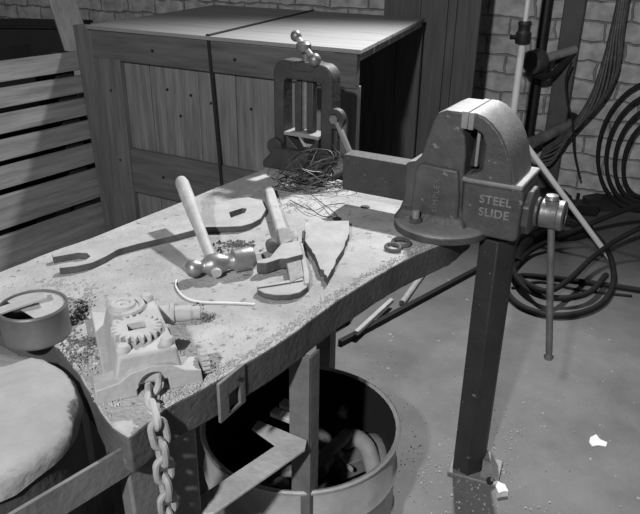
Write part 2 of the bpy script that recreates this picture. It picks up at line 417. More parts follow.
# ------------------------------------------------------------------ slatted crate side at the left
Pp = V((-1.03, 3.06, 0)); pd = V((.55, .835, 0)).normalized(); pn = V((.835, -.55, 0)).normalized()
def on_slat(px, py):
    d = ray(px, py); o = V((0, 0, HC)); k = (Pp - o).dot(pn) / d.dot(pn); p = o + d * k
    return V(((p - Pp).dot(pd), p.z))
sl = thing('slatted_crate', Pp - pd * .5, atan2(pd.y, pd.x), 'low crate of rough horizontal slats with dark gaps left of the wooden crate', 'crate')
pm = basis(Pp, pd, V((0, 0, 1)), pn)
rows = [(50, 64), (74, 87), (97, 110), (120, 134), (144, 159), (170, 198), (206, 245), (252, 290)]
for i, (yt, yb) in enumerate(rows):
    # heights read where each slat meets the crate post, level all along
    zt, zb = on_slat(90, yt - 1).y, on_slat(92, yb + 3 if i < 5 else yb).y
    e = -.03 + .02 * (i % 2)
    MB(pm).prism([(-1.5, max(zb, .01)), (e, max(zb, .01)), (e + .01 * (i % 3), zt), (-1.5, zt)], 0, .02).rough(.002, 9).build('slat', M['slat'], sl, bevel=.002)
zt = on_slat(90, 49).y
for u in (-1.35, -.62, -.12): MB(pm).prism([(u - .045, 0), (u + .045, 0), (u + .045, zt + .0), (u - .045, zt + .0)], -.05, -.001).build('stile', M['rubber'], sl, bevel=.003)
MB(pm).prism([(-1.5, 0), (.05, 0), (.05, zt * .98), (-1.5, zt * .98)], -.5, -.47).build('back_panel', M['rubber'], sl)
# dim board + leaning plank behind
e0, e1 = aty(84, 46, 3.35), aty(50, 10, 3.35)
lpk = MB(); 
f0 = V((aty(92, 90, 3.35).x, 3.33, 0)); 
for_top = aty(60, 5, 3.5)
lpk.bar(V((-1.02, 3.42, .01)), V((-1.335, 3.62, 1.25)), .13, .025, up=(.5, -.85, .1))
lpk.build('leaning_plank', M['plank'], bevel=.003, label='pale plank leaning upright behind the crate corner at left', cat='plank')
bb = MB(); zb = aty(30, 25, 3.95).z; bb.box((-2.3, 3.95, 0), (-1.40, 4.3, zb - .02)); bb.box((-2.3, 3.93, zb - .02), (-1.38, 4.3, zb))
bb.build('dark_box', M['rubber'], bevel=.01, label='dark box standing behind the slatted crate at the left', cat='box')

# ------------------------------------------------------------------ workbench
front = [(128, 438), (134, 434), (150, 421), (165, 409), (178, 401), (195, 393), (214, 383), (237, 368), (258, 356), (281, 342), (299, 329), (321, 312.5), (337, 301), (354, 290), (378, 275), (403, 261), (430, 249), (452, 240)]
back = [(272, 165), (240, 178), (205, 191.5), (178, 203), (150, 214), (120, 226), (90, 238), (60, 248), (36, 257), (14, 266), (-25, 281.5)]
poly = [at(x, y, BT) for x, y in front] + [V((.385, 1.60, BT)), V((.02, 1.98, BT))] + [at(x, y, BT) for x, y in back]
pl = at(14, 266, BT); near_end = [at(-50, 296, BT), at(0, 318, BT), at(60, 349, BT), at(78, 374, BT), at(92, 396, BT), at(100, 412, BT), at(112, 428, BT)]
poly += near_end
bench = thing('workbench', at(250, 300, 0.0), 0, 'long dusty steel-topped workbench with a worn front edge', 'workbench')
pp2 = []
for i, p in enumerate(poly):
    q = poly[(i + 1) % len(poly)]; n_ = max(1, int((q - p).length / .02)) if i < 18 else 2
    for k in range(n_):
        c = p.lerp(q, k / n_); j = .0006 if i < 18 else .0006
        pp2.append((c.x + random.gauss(0, j), c.y + random.gauss(0, j)))
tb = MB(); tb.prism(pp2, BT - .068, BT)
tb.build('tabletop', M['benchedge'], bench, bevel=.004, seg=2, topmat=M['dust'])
def fe(px, py, dz=0.0): p = at(px, py, BT); return V((p.x, p.y, p.z + dz))
fu = (at(403, 261, BT) - at(165, 409, BT)).normalized(); fu.z = 0; fu.normalize(); fw = V((fu.y, -fu.x, 0))   # along the front edge / outwards
def edge_pt(s): return at(165, 409, BT) + fu * s
# strap bracket on the front edge
e0 = at(214, 385, BT); e1 = at(240, 364, BT); ed = (e1 - e0); ed.z = 0; L_ = ed.length; ed.normalize(); eo = V((ed.y, -ed.x, 0))
km = basis(e0 + eo * .004, ed, V((0, 0, 1)), eo)
MB(km).prism([(0, -.072), (L_, -.072), (L_, .004), (0, .004)], 0, .006, holes=[[(L_ * .35, -.066), (L_ * .35, -.03), (L_ * .78, -.03), (L_ * .78, -.066)]]).build('edge_strap', M['leg'], bench, bevel=.0015)
MB(km).cyl((L_ * .72, -.014, .004), (L_ * .72, -.014, .009), .004, n=10).build('rivet', M['black'], bench)
# dark vertical end board below the near corner
n0, n1 = at(131, 436, BT), at(205, 391, BT); nd = (n1 - n0); nd.z = 0; nl_ = nd.length; nd.normalize(); no = V((nd.y, -nd.x, 0))
nm = basis(V((n0.x, n0.y, 0)) - no * .02, nd, V((0, 0, 1)), no)
MB(nm).prism([(.012, 0), (nl_ - .01, 0), (nl_ - .006, .665), (.0, .665)], -.03, .0).rough(.001).build('end_board', M['leg'], bench, bevel=.004)
# angle iron legs and shelf frame
lg = V((-.034, 1.088, 0)); 
ga = V((.87, -.49, 0)); gb = V((.49, .87, 0))
def angle_leg(px0, x, y, top, name='leg', w=.045):
    m = basis((x, y, 0), ga, gb, V((0, 0, 1)))
    mb = MB(m)
    mb.prism([(-w / 2, 0), (w / 2, 0), (w / 2, .035), (w / 2 - .006, .035), (w / 2 - .006, .006), (-w / 2, .006)], .0, top)
    return mb.build(name, M['leg'], bench, bevel=.0015)
zf0 = .45
leg_o = angle_leg(0, lg.x, lg.y, .662)
MB(basis((lg.x, lg.y, .0), ga, V((0, 0, 1)), -gb)).prism([(-.0225, zf0), (.0225, zf0), (.0225, .662), (-.005, .662), (-.0225, .63)], .001, .006).build('gusset', M['leg'], bench, bevel=.001)
zf = .475
j0 = V((lg.x - .0, lg.y - .02, zf))
far_l = at(213, 494, zf); far_l2 = j0 + (far_l - j0) * 1.9
def angle_bar(p0, p1, name, dn=-1):
    mb = MB(); p0, p1 = V(p0), V(p1); d = (p1 - p0).normalized(); sd = d.cross(V((0, 0, 1)))
    mb.bar(p0, p1, .05, .006); mb.bar(p0 + sd * dn * .022 - V((0, 0, .023)), p1 + sd * dn * .022 - V((0, 0, .023)), .006, .04)
    return mb.build(name, M['frame'], bench, bevel=.0015)
MB().prism([(at(x, y, zf).x, at(x, y, zf).y) for x, y in ((305, 449), (307, 440), (258, 420), (252, 428), (276, 445), (172, 514.5), (214, 513))], zf - .006, zf).build('shelf_frame', M['frame'], bench, bevel=.001)
back_j = at(255, 423, zf)
for k, o in enumerate((.05, .085)):
    MB().bar(j0 + gb * o - ga * .02 + V((0, 0, .0)), back_j + gb * o + ga * .01, .022, .012).build('shelf_slat', M['frame'], bench, bevel=.002)
lf = V((.24, 1.52, 0)); angle_leg(0, .012, 1.64, .662); angle_leg(0, -.30, 1.78, .662); angle_leg(0, -.555, 1.30, .662)
# bolt holes plugs / scars on the top
for x, y, w in ((337, 219, .012), (365, 207, .013), (97, 247, .006)):
    c = at(x, y, BT + .0005); MB().lathe([(0, w), (.0015, w * .9)], c, (0, 0, 1), 12).build('bolt_plug', M['black'], bench)

def on_bench(c):
    # keep grit on the table, away from its rim
    x, y = c.x, c.y; ins = False; n = len(pp2)
    for i in range(n):
        x0, y0 = pp2[i]; x1, y1 = pp2[i - 1]
        if (y0 > y) != (y1 > y) and x < (x1 - x0) * (y - y0) / (y1 - y0) + x0: ins = not ins
    return ins
B_ = lambda x, y: at(x, y, BT)
spots = [(B_(80, 350), (.03, .03), 420, .002, .006), (B_(75, 368), (.02, .025), 200, .002, .007), (B_(86, 300), (.02, .03), 200, .002, .005), (B_(205, 318), (.025, .012), 200, .0015, .004),
         (B_(235, 250), (.03, .025), 260, .002, .006), (B_(105, 400), (.02, .02), 160, .002, .005), (B_(60, 285), (.05, .02), 200, .0015, .004), (B_(175, 350), (.05, .05), 160, .0015, .0035),
         (B_(200, 380), (.03, .03), 300, .002, .005), (B_(250, 330), (.08, .06), 160, .001, .003), (B_(300, 300), (.1, .12), 160, .001, .003), (B_(180, 270), (.12, .1), 200, .001, .003), (B_(290, 205), (.06, .05), 260, .0015, .005)]
for i in range(3, 17):
    p, q = B_(*front[i]), B_(*front[i + 1]); d = q - p; n_ = V((d.y, -d.x, 0)).normalized()
    spots.append((p - n_ * .012, d - n_ * .006, 130, .0015, .005))
scatter('bench_grit', M['grit'], spots, None, inside=on_bench, label='loose pale grit and filings scattered over the workbench top', cat='grit')
scatter('iron_filings', M['gritd'], [(B_(84, 345), (.028, .02), 240, .003, .008), (B_(80, 315), (.008, .03), 160, .003, .008), (B_(236, 246), (.028, .016), 260, .003, .008), (B_(198, 308), (.012, .012), 60, .002, .005), (B_(72, 360), (.02, .02), 120, .003, .007)],
        None, inside=on_bench, label='dark coarse filings in heaps by the can and hammer on the bench', cat='filings')

# ------------------------------------------------------------------ vise
va, vb = V((.873, -.487, 0)).normalized(), V((.487, .873, 0)).normalized(); VO = V((.069, 1.739, 0))
vc = (.285, -.035)
vbase = VO + va * vc[0] + vb * vc[1]
vs_ = thing('bench_vise', (vbase.x, vbase.y, BT), atan2(va.y, va.x), 'large cast iron bench vise on the far corner of the workbench', 'vise')
VM = basis(VO, va, V((0, 0, 1)), -vb)                       # s along the screw, z up, w towards camera (w = -t)
vt = basis(VO, va, vb, V((0, 0, 1)))
fl = MB(vt)
fl.lathe([(0, .118), (.018, .118), (.024, .112), (.028, .085)], (vc[0], vc[1], BT), (0, 0, 1), 48)
fl.build('base_flange', M['vise'], vs_, bevel=.003, topmat=M['viselight'])  # lit flange top put into the colour as a paler face
MB(VM).prism([(.0, .776), (.36, .776), (.36, .872), (.0, .872)], -.028, .028).build('slide_bar', M['iron'], vs_, bevel=.003)
# fixed body with rear jaw: outline in s,z
pts = [(.17, BT + .012), (.185, BT + .05), (.192, .80), (.19, .885), (.197, .893), (.215, .897), (.228, .91), (.238, .945), (.252, .99), (.262, 1.006), (.28, 1.014), (.333, 1.014), (.333, .985), (.322, .975), (.33, .965), (.336, .93), (.336, .895), (.338, .865), (.338, .80), (.35, BT + .045), (.36, BT + .012)]
hi = lambda L: [(a, z if z < .9 else .9 + (z - .9) * 1.114) for a, z in L]
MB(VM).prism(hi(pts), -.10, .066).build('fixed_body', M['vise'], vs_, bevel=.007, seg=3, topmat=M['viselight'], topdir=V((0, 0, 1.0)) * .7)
pan = [(.212, .742), (.336, .742), (.334, .83), (.325, .893), (.232, .897), (.220, .885)]
MB(VM).prism(pan, .04, .0755).build('side_panel', M['vise'], vs_, bevel=.006, seg=3)
# flared foot
ff = MB(vt)
ff.prism([(.172, -.092), (.362, -.092), (.37, .06), (.172, .06)], BT + .02, BT + .05, top=[(.188, -.072), (.345, -.072), (.345, .06), (.188, .06)])
ff.build('foot', M['vise'], vs_, bevel=.008, seg=3)
# jaw faces
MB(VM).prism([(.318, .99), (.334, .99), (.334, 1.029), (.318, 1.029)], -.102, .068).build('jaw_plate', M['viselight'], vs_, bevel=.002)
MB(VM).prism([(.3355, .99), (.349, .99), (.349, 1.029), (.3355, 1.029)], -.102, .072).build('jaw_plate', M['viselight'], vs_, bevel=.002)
# moving jaw (arched)
mj = [(.336, 1.014), (.352, 1.016), (.372, 1.010), (.39, .999), (.41, .981), (.427, .957), (.438, .935), (.446, .91), (.452, .885), (.456, .862), (.34, .862), (.342, .885), (.366, .893), (.379, .902), (.379, .955), (.370, .975), (.352, .983), (.336, .983)]
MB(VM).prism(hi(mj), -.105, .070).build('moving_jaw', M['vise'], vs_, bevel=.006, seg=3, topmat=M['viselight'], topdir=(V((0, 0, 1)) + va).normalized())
MB(VM).prism([(.33, .89), (.375, .89), (.375, .98), (.345, .985)], -.09, .02).build('throat_dark', M['black'], vs_, bevel=.004)  # black filler painting the dark of the open throat
MB(VM).prism([(.352, .90), (.360, .90), (.360, .985), (.352, .985)], .01, .045).build('throat_glint', M['viselight'], vs_, bevel=.002)  # added pale bar painting the white reflection in the throat
bl = [(.341, .752), (.36, .742), (.47, .742), (.478, .752), (.48, .862), (.47, .874), (.35, .874), (.338, .866)]
MB(VM).prism(bl, -.075, .068).build('slide_block', M['vise'], vs_, bevel=.006, seg=3)
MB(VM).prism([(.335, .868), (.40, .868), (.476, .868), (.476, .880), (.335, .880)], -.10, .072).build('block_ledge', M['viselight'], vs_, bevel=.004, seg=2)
# nose ring, screw and cap
zs = .804
MB(vt).lathe([(0, .058), (.004, .058), (.016, .058), (.02, .05), (.024, .036)], (.476, 0, zs), (1, 0, 0), 8, up=(0, .38, 1)).build('nose_ring', M['vise'], vs_, bevel=.002)
MB(vt).lathe([(0, .036), (.012, .034)], (.495, .0, zs), (1, 0, 0), 24).build('thrust_collar', M['vise'], vs_, bevel=.002)
MB(vt).lathe([(0, .018), (.04, .018)], (.495, 0, zs), (1, 0, 0), 20).build('screw', M['steel'], vs_)
MB(vt).lathe([(0, .026), (.004, .034), (.040, .034), (.042, .0355), (.053, .0355), (.056, .031), (.0565, .023), (.052, .022)], (.508, 0, zs), (1, 0, 0), 32).build('screw_head', M['steel'], vs_, bevel=.0008)
hx = VO + va * .534 + V((0, 0, zs))
hd = V((.0, .0, -1))
hb0 = hx + V((0, 0, .034)); hb1 = aty(549, 355, hx.y); hb0 = hx + (hx - hb1).normalized() * .034; hb1 = aty(549, 355, hx.y)
hn = MB().cyl(hb0.lerp(hb1, .05), hb1, .0085, n=18).build('handle_bar', M['steel'], vs_)
MB().lathe([(-.004, .012), (.004, .0165), (.012, .014), (.016, .0)], hb0, (0, 0, 1), 18).build('handle_knob', M['steel'], hn)
MB().lathe([(-.004, .0105), (.004, .0125), (.011, .0105), (.013, .0)], hb1, (0, 0, -1), 18).build('handle_knob', M['steel'], hn)
# hold down bolts
for s_, t_ in ((.240, -.1), (.37, .05), (.21, .055), (.36, .055)):
    bo = MB(vt).cyl((s_, t_, BT + .02), (s_, t_, BT + .058), .009, n=12).build('bolt', M['viselight'], vs_, bevel=.001)
    MB(vt).cyl((s_, t_, BT + .024), (s_, t_, BT + .038), .0165, n=6).build('nut', M['vise'], bo, bevel=.001)
# lettering
tm = basis(VO + va * .279 - vb * .0760 + V((0, 0, .825)), V((0, 0, 1)), -va, -vb)
text_part('cast_lettering', 'SIMPLEX', .021, tm, .0022, M['letterd'], vs_, 1.15)
tm = basis(VO + va * .418 - vb * .0685 + V((0, 0, .834)), va, V((0, 0, 1)), -vb)
text_part('side_lettering', 'STEEL', .028, tm, .0016, M['letter'], vs_, 1.05, .0006)
tm = basis(VO + va * .418 - vb * .0685 + V((0, 0, .803)), va, V((0, 0, 1)), -vb)
text_part('side_lettering', 'SLIDE', .028, tm, .0016, M['letter'], vs_, 1.05, .0006)

# stand column under the vise
sb = thing('vise_post', (.425, 1.535, 0), 0, 'dark square steel post on the floor carrying the vise', 'post')
pr = basis((.425, 1.535, 0), V((.93, -.37, 0)).normalized(), V((.37, .93, 0)).normalized(), V((0, 0, 1)))
MB(pr).prism([(-.030, -.030), (.016, -.045), (.052, -.008), (.052, .045), (-.03, .045)], .01, BT - .004).build('column', M['beam'], sb, bevel=.003)
MB(pr).prism([(-.04, -.05), (.10, -.05), (.10, .06), (-.04, .06)], 0, .012).build('foot_plate', M['scrap'], sb, bevel=.003)
MB(pr).prism([(.05, -.035), (.10, -.03), (.092, .03), (.05, .04)], .01, .06, top=[(.05, -.02), (.07, -.02), (.065, .02), (.05, .03)]).rough(.004, 40, 1).build('weld_gusset', M['scrap'], sb)
MB(pr).cyl((.078, -.045, .01), (.078, -.045, .022), .01, n=6).build('bolt', M['black'], sb)

# ------------------------------------------------------------------ pipe vise at the far end
pa, pbv = va, vb
PO = V((-.033, 2.03, BT))
pv = thing('pipe_vise', PO, atan2(pa.y, pa.x), 'dark iron yoke pipe vise standing at the back end of the bench', 'pipe vise')
PM = basis((PO.x, PO.y, 0), pa, V((0, 0, 1)), -pbv); pt_ = basis((PO.x, PO.y, 0), pa, pbv, V((0, 0, 1)))
def arc(cx, cz, r, a0, a1, n=6): return [(cx + r * cos(radians(a0 + (a1 - a0) * i / n)), cz + r * sin(radians(a0 + (a1 - a0) * i / n))) for i in range(n + 1)]
yo = [(-.115, .80)] + arc(-.075, 1.02, .04, 180, 90) + arc(.045, 1.015, .04, 90, 0) + [(.085, .80), (.048, .80)] + arc(.034, .99, .014, 0, 90, 3) + arc(-.066, .992, .014, 90, 180, 3) + [(-.08, .80)]
MB(PM).prism(yo, -.028, .028).build('yoke', M['iron'], pv, bevel=.005, seg=2)
MB(PM).prism([(-.052, 1.03), (.02, 1.03), (.03, 1.058), (-.06, 1.058)], -.03, .03).build('yoke_boss', M['iron'], pv, bevel=.005)
MB(pt_).cyl((-.018, 0, .86), (-.018, 0, 1.10), .012, n=16).build('screw', M['steel'], pv)
gb0 = MB(pt_)
gb0.box((-.05, -.013, .85), (-.028, .013, 1.0)); gb0.box((-.008, -.013, .85), (.014, .013, 1.0))
gb0.build('guide_bars', M['iron'], pv, bevel=.003)
MB(PM).prism([(-.078, .838), (.046, .838), (.046, .848), (-.02, .852), (-.078, .848)], -.03, .032).build('upper_jaw', M['lid'], pv, bevel=.002)
MB(PM).prism([(-.07, .775), (.04, .775), (.042, .838), (.01, .81), (-.015, .79), (-.04, .81), (-.072, .838)], -.026, .03).build('lower_jaw', M['iron'], pv, bevel=.003)
MB(PM).prism([(-.145, BT), (.115, BT), (.115, .745), (.085, .775), (.075, .80), (-.11, .80), (-.12, .775), (-.145, .75)], -.045, .05).build('base', M['iron'], pv, bevel=.005)
MB(PM).cyl((-.105, .80, .0), (-.105, .80, .045), .026, n=18).build('hinge_lug', M['iron'], pv, bevel=.002)
MB(PM).cyl((.07, .79, .0), (.07, .79, .05), .026, n=18).build('hinge_lug', M['iron'], pv, bevel=.002)
# T handle with ball ends
t0, t1 = V((-.052, -.0, 1.125)), V((.028, -.03, 1.068))
tob = MB(pt_).cyl(t0, t1, .0085, n=14).build('tommy_bar', M['viselight'], pv)
MB(pt_).ball(t0, .0165).build('bar_knob', M['steel'], tob); MB(pt_).ball(t1, .019).build('bar_knob', M['steel'], tob)
MB(pt_).lathe([(0, .016), (.008, .022), (.022, .022), (.03, .014)], t0.lerp(t1, .42) - V((0, 0, .016)), (0, 0, 1), 18).build('screw_head', M['steel'], pv)
# hook latch and its rod on the right
lte = MB(PM).lathe([(0, .014), (.0, .030), (.024, .030), (.024, .014), (0, .014)], (.092, .905, .0), (0, 0, 1), 22, caps=(0, 0)).build('latch_eye', M['iron'], pv, bevel=.002)
MB(PM).cyl((.092, .905, -.004), (.092, .905, .03), .013, n=14).build('latch_pin', M['steel'], lte)
MB(PM).bar((.105, .90, .03), (.158, .80, .03), .012, .016, up=(0, 0, 1)).build('latch_rod', M['viselight'], pv, bevel=.002)
MB(PM).bar((.085, .895, .0), (.09, .78, .0), .016, .02, up=(0, 0, 1)).build('latch_link', M['iron'], pv, bevel=.002)

# tangle of wire in front of it
wt = MB(); random.seed(11)
c = at(310, 186, BT)
for k in range(26):
    a0 = random.uniform(0, 6.28); r = random.uniform(.035, .095); ox, oy = random.gauss(0, .025), random.gauss(0, .025)
    tilt = random.uniform(.1, .8); ph = random.uniform(0, 6.28); n_ = random.randint(10, 20); pts = []
    for i in range(n_):
        a = a0 + i * .42
        x, y = cos(a) * r * (1 + .15 * sin(2 * a + ph)), sin(a) * r * .75
        zz = max(.002, .012 + tilt * .06 * (1 + sin(a + ph)) + random.gauss(0, .003)) if k > 6 else max(.002, .003 + random.gauss(0, .002))
        pts.append(c + V((ox + x, oy + y * .8, zz)))
    wt.tube(spline(pts, 3), .0011 if k % 3 else .0015, 5)
for pts in (((285, 172), (300, 186), (318, 200), (335, 214), (322, 216), (306, 205)), ((330, 178), (348, 186), (352, 178), (340, 170)), ((290, 200), (312, 210), (328, 205), (345, 203))):
    wt.tube(spline([at(x, y, BT + .004 + .01 * (i % 2)) for i, (x, y) in enumerate(pts)], 5), .0013, 5)
wt.build('wire_tangle', M['wire'], label='loose tangle of thin wire at the foot of the yoke pipe vise', cat='wire')

# ------------------------------------------------------------------ tools on the bench
def flat_plate(name, px, z0, z1, m, top=None, holes=(), parent=None, bevel=.0015, **props):
    ps = [at(x, y, z1) for x, y in px]; hs = [[(at(x, y, z1).x, at(x, y, z1).y) for x, y in h] for h in holes]
    mb = MB(); mb.prism([(p.x, p.y) for p in ps], z0, z1, holes=hs)
    return mb.build(name, m, parent, bevel=bevel, topmat=top, **props)
sp_t = BT + .016
sp = [(59, 268), (76, 266), (92, 262.5), (106, 256), (118, 249), (138, 243.5), (160, 238.5), (178, 234), (193, 230), (206, 227), (222, 226.8), (241, 226), (252, 223), (261, 218), (266, 209), (262, 200), (248, 197), (232, 199), (212, 206.5), (197, 214), (178, 223.5), (160, 229.5), (140, 234.5), (120, 238.5), (100, 242.5), (88, 244), (72, 247.5), (52, 254.5), (53, 257), (65, 254.8), (78, 252.5), (87, 253), (90, 256.5), (85, 260), (72, 263), (60, 264.5)]
flat_plate('spanner', sp, BT + .0005, sp_t, M['rust'], M['dusttool'], [[(229, 212), (231, 217.5), (245, 212.5), (246.5, 208.5), (242, 208)]],
           label='long flat dust-coated spanner with open fork end along back of bench', cat='spanner')
# hammer
hA, hB = at(185, 270, BT + .024), at(251.5, 257.5, BT + .026); hdv = (hB - hA); HL = hdv.length; hdv.normalize()
ham = thing('ball_peen_hammer', hA.lerp(hB, .4) - V((0, 0, .025)), atan2(hdv.y, hdv.x), 'ball peen hammer with a grey wooden handle resting over the spanner', 'hammer')
k = HL / .148
MB().lathe([(0, 0), (.0015, .008), (.005, .0135), (.010, .0175), (.017, .019), (.025, .0175), (.031, .0135), (.035, .0125), (.040, .0145), (.048, .021), (.056, .0235), (.070, .0235), (.078, .021), (.088, .0155), (.095, .0165), (.102, .019), (.105, .0245), (.141, .0252), (.146, .0235), (.148, .022)], hA, hdv, 26).build('hammer_head', M['hamsteel'], ham, bevel=.0)
hm_ = hA + hdv * (.062 * k); he = at(178.5, 174, .848)
hv = (he - hm_)
tp = [hm_ - hv.normalized() * .03 + hv * t for t in (0, .1, .2, .4, .6, .8, .96, 1.0, 1.01)]
MB().tube(tp, [.0105, .0115, .0115, .0125, .0150, .0165, .0165, .0135, .008], 16).build('handle', M['handle'], ham)
# monkey wrench
zt = BT + .025
wr = thing('monkey_wrench', at(285, 245, BT), 0, 'old monkey wrench with a pale grip and D-shaped jaw beside the hammer', 'wrench')
flat_plate('grip', [(264.5, 188), (268, 185), (273.5, 186), (278, 200), (284, 218), (289.5, 233), (279, 238), (274, 222), (268, 203)], BT + .006, zt, M['handle'], parent=wr, bevel=.006)
flat_plate('ferrule', [(276.5, 229), (289, 226), (292.5, 240), (280, 244)], BT + .003, zt + .002, M['scrap'], parent=wr, bevel=.003)
flat_plate('shank', [(282, 240), (297, 236), (304, 276), (290, 282)], BT + .006, zt - .006, M['scrap'], parent=wr, bevel=.002)
flat_plate('shank_rib', [(297, 236), (301, 235), (309, 272), (309.5, 283), (304, 284), (303, 270)], BT + .001, zt - .008, M['scrapl'], parent=wr, bevel=.002)
flat_plate('sliding_jaw', [(278, 247), (282, 243), (299, 240.5), (303, 254), (286, 258.5), (280, 258.5), (266, 263), (257, 263), (256.5, 260.5), (270, 257)], BT + .004, zt + .004, M['rust'], M['dusttool'], parent=wr, bevel=.002)
kn = at(272, 246, BT + .016); MB().lathe([(0, .010), (.003, .0145), (.024, .0145), (.028, .010)], kn - (at(290, 285, BT) - at(270, 200, BT)).normalized() * .016, at(290, 285, BT) - at(270, 200, BT), 12).build('knurled_nut', M['rust'], wr, bevel=.001)
dj = [(257, 285), (280, 281.5), (303, 277.5), (308.5, 280), (307, 287), (300, 292), (290, 294.5), (276, 295), (264, 293), (257.5, 289.5)]
fjw = flat_plate('fixed_jaw', dj, BT + .001, BT + .014, M['rust'], M['dusttool'], parent=wr, bevel=.0025)
flat_plate('jaw_lip', [(257, 285), (280, 281.5), (303, 277.5), (303, 280), (280, 284), (257.5, 287.4)], BT + .014, BT + .017, M['rust'], M['dusttool'], parent=fjw, bevel=.0008)
# triangular offcut
random.seed(5)
def jag(p, q, n, a): return [(p[0] + (q[0] - p[0]) * i / n + random.gauss(0, a), p[1] + (q[1] - p[1]) * i / n + random.gauss(0, a)) for i in range(n)]
tri = [(305, 222.5), (330, 221), (349, 220.5), (349.5, 233)] + jag((349, 236), (328, 277), 12, .7) + jag((327, 279), (308, 243), 12, .8) + [(304.5, 240)]
flat_plate('steel_offcut', tri, BT + .0005, BT + .018, M['rust'], M['dusttool'], bevel=.001, label='triangular plate offcut with ragged burnt edges in front of the vise', cat='steel offcut')
# thin blade beside it
MB().bar(at(303, 249, BT + .003), at(305, 232, BT + .035), .003, .008).build('thin_blade', M['rust'], label='thin upright sliver of metal between the wrench and triangular offcut', cat='metal sliver')
# shackle rings near the vise
sh = thing('chain_shackle', at(397, 245, BT), 0, 'small dark pair of linked rings lying by the vise base', 'shackle')
for (x, y, rx, ry) in ((393, 247.5, .017, .011), (401, 242.5, .020, .012)):
    c = at(x, y, BT + .007)
    MB().tube([c + va * (rx * cos(t * 2 * pi / 20)) + vb * (ry * sin(t * 2 * pi / 20)) + V((0, 0, .004 * sin(t * 2 * pi / 20))) for t in range(20)], .0048, 8, closed=True).build('ring', M['rust'], sh)
# white cord
MB().tube(spline([at(x, y, BT + .003) for x, y in ((176.5, 280), (176, 286), (181, 294), (190, 299.5), (203, 302), (222, 302.5), (240, 303), (255, 304))], 6), .0019, 8).build('white_cord', M['string'], label='short white cord curving on the bench in front of the hammer', cat='cord')

# ------------------------------------------------------------------ ratchet block with chain
G0 = V((-.264, .887, 0)); gx = V((.925, .38, 0)).normalized(); gy = V((-.38, .925, 0)).normalized()
GM = basis(G0, gx, gy, V((0, 0, 1)))
gbk = thing('ratchet_block', G0 + gy * .08 + V((0, 0, BT)), atan2(gx.y, gx.x), 'pale dusty cast ratchet block with a toothed wheel at bench corner', 'ratchet block')
MB(GM).prism([(-.066, .0), (.058, .0), (.058, .19), (-.066, .255)], BT + .0005, BT + .014).build('base_plate', M['blockm'], gbk, bevel=.003)
MB(GM).prism([(-.056, -.012), (.054, -.012), (.05, .185), (-.05, .20)], BT + .012, BT + .068, top=[(-.043, -.01), (.045, -.012), (.038, .165), (-.038, .18)]).build('housing', M['blockm'], gbk, bevel=.005, seg=3)
# front saddle with arch
ar = [(-.084, BT), (-.022, BT)] + [(-.022 + .0, BT + .012)] + arc(.004, BT + .014, .023, 180, 0, 10) + [(.028, BT)] + [(.080, BT), (.078, BT + .024), (.052, BT + .030), (.034, BT + .044), (.004, BT + .049), (-.028, BT + .043), (-.048, BT + .030), (-.082, BT + .024)]
GF = basis(G0, gx, V((0, 0, 1)), -gy)
MB(GF).prism(ar, -.02, .022).build('saddle', M['blockm'], gbk, bevel=.006, seg=3)
MB(GM).prism([(-.02, .0), (.026, .0), (.026, .06), (-.02, .06)], BT + .014, BT + .03).build('chain_slot', M['black'], gbk)
# ratchet wheel with square hole
tz0, tz1 = BT + .069, BT + .081
tc = (-.006, .052); R0, R1 = .031, .040; teeth = 20; out = []
for i in range(teeth):
    a = 2 * pi * i / teeth
    for da, r in ((0, R0), (.06, R1), (.16, R1), (.22, R0)): out.append((tc[0] + r * cos(a + da), tc[1] + r * sin(a + da)))
sq = [(tc[0] + .0135 * x, tc[1] + .0115 * y) for x, y in ((-1, -1), (1, -1), (1, 1), (-1, 1))]
MB(GM).prism(out, tz0, tz1, holes=[sq]).build('ratchet_wheel', M['blockm'], gbk, bevel=.0012)
bc = (-.016, .138)
MB(GM).lathe([(0, .026), (.006, .026), (.007, .022), (.009, .0215), (.013, .0205), (.0135, .013), (.0105, .0125), (.0105, .0045), (.006, .004)], (bc[0], bc[1], BT + .068), (0, 0, 1), 28).build('boss', M['blockm'], gbk, bevel=.001)
MB(GM).tube([(bc[0] + .031 * cos(radians(t)), bc[1] + .031 * sin(radians(t)), BT + .073) for t in range(-100, 61, 10)], [.0055] * 17, 8).build('pawl', M['blockm'], gbk)
for x, y in ((-.033, .006), (.034, .006), (-.03, .165), (.027, .16)):
    MB(GM).lathe([(0, .0115), (.005, .0115), (.010, .008), (.0105, 0)], (x, y, BT + .068), (0, 0, 1), 12).build('rivet', M['blockm'], gbk)
MB(GM).lathe([(0, .0165), (.026, .0165), (.027, .0195), (.034, .0195), (.035, .0145), (.062, .0145), (.066, .0115), (.078, .0115), (.08, .009)], (.036, .15, BT + .04), V((.96, -.22, 0)), 22).build('shaft', M['blockm'], gbk, bevel=.001)
wo = []
for i in range(14):
    a = 2 * pi * i / 14
    for da, r in ((0, .017), (.12, .021), (.28, .021), (.4, .017)): wo.append((r * cos(a + da), r * sin(a + da)))
MB(basis(GM @ V((.082, .006, BT + .021)), gy, V((0, 0, 1)), gx)).prism(wo, 0, .012).build('pinion', M['blockm'], gbk, bevel=.0008)
# chain
ch = thing('hanging_chain', GM @ V((.004, -.03, BT)), 0, 'short steel chain hanging from the ratchet block over bench front', 'chain')
cp = [GM @ V((.006, .03, BT + .026)), GM @ V((.006, -.006, BT + .016)), at(152.5, 398, BT + .010), at(152, 413, BT + .008)]
edge = at(153.5, 419, BT) + no * .014
for dz in (-.012, -.06, -.12, -.2, -.3): cp.append(edge + V((.0, -.004, dz)))
path = spline(cp, 24)
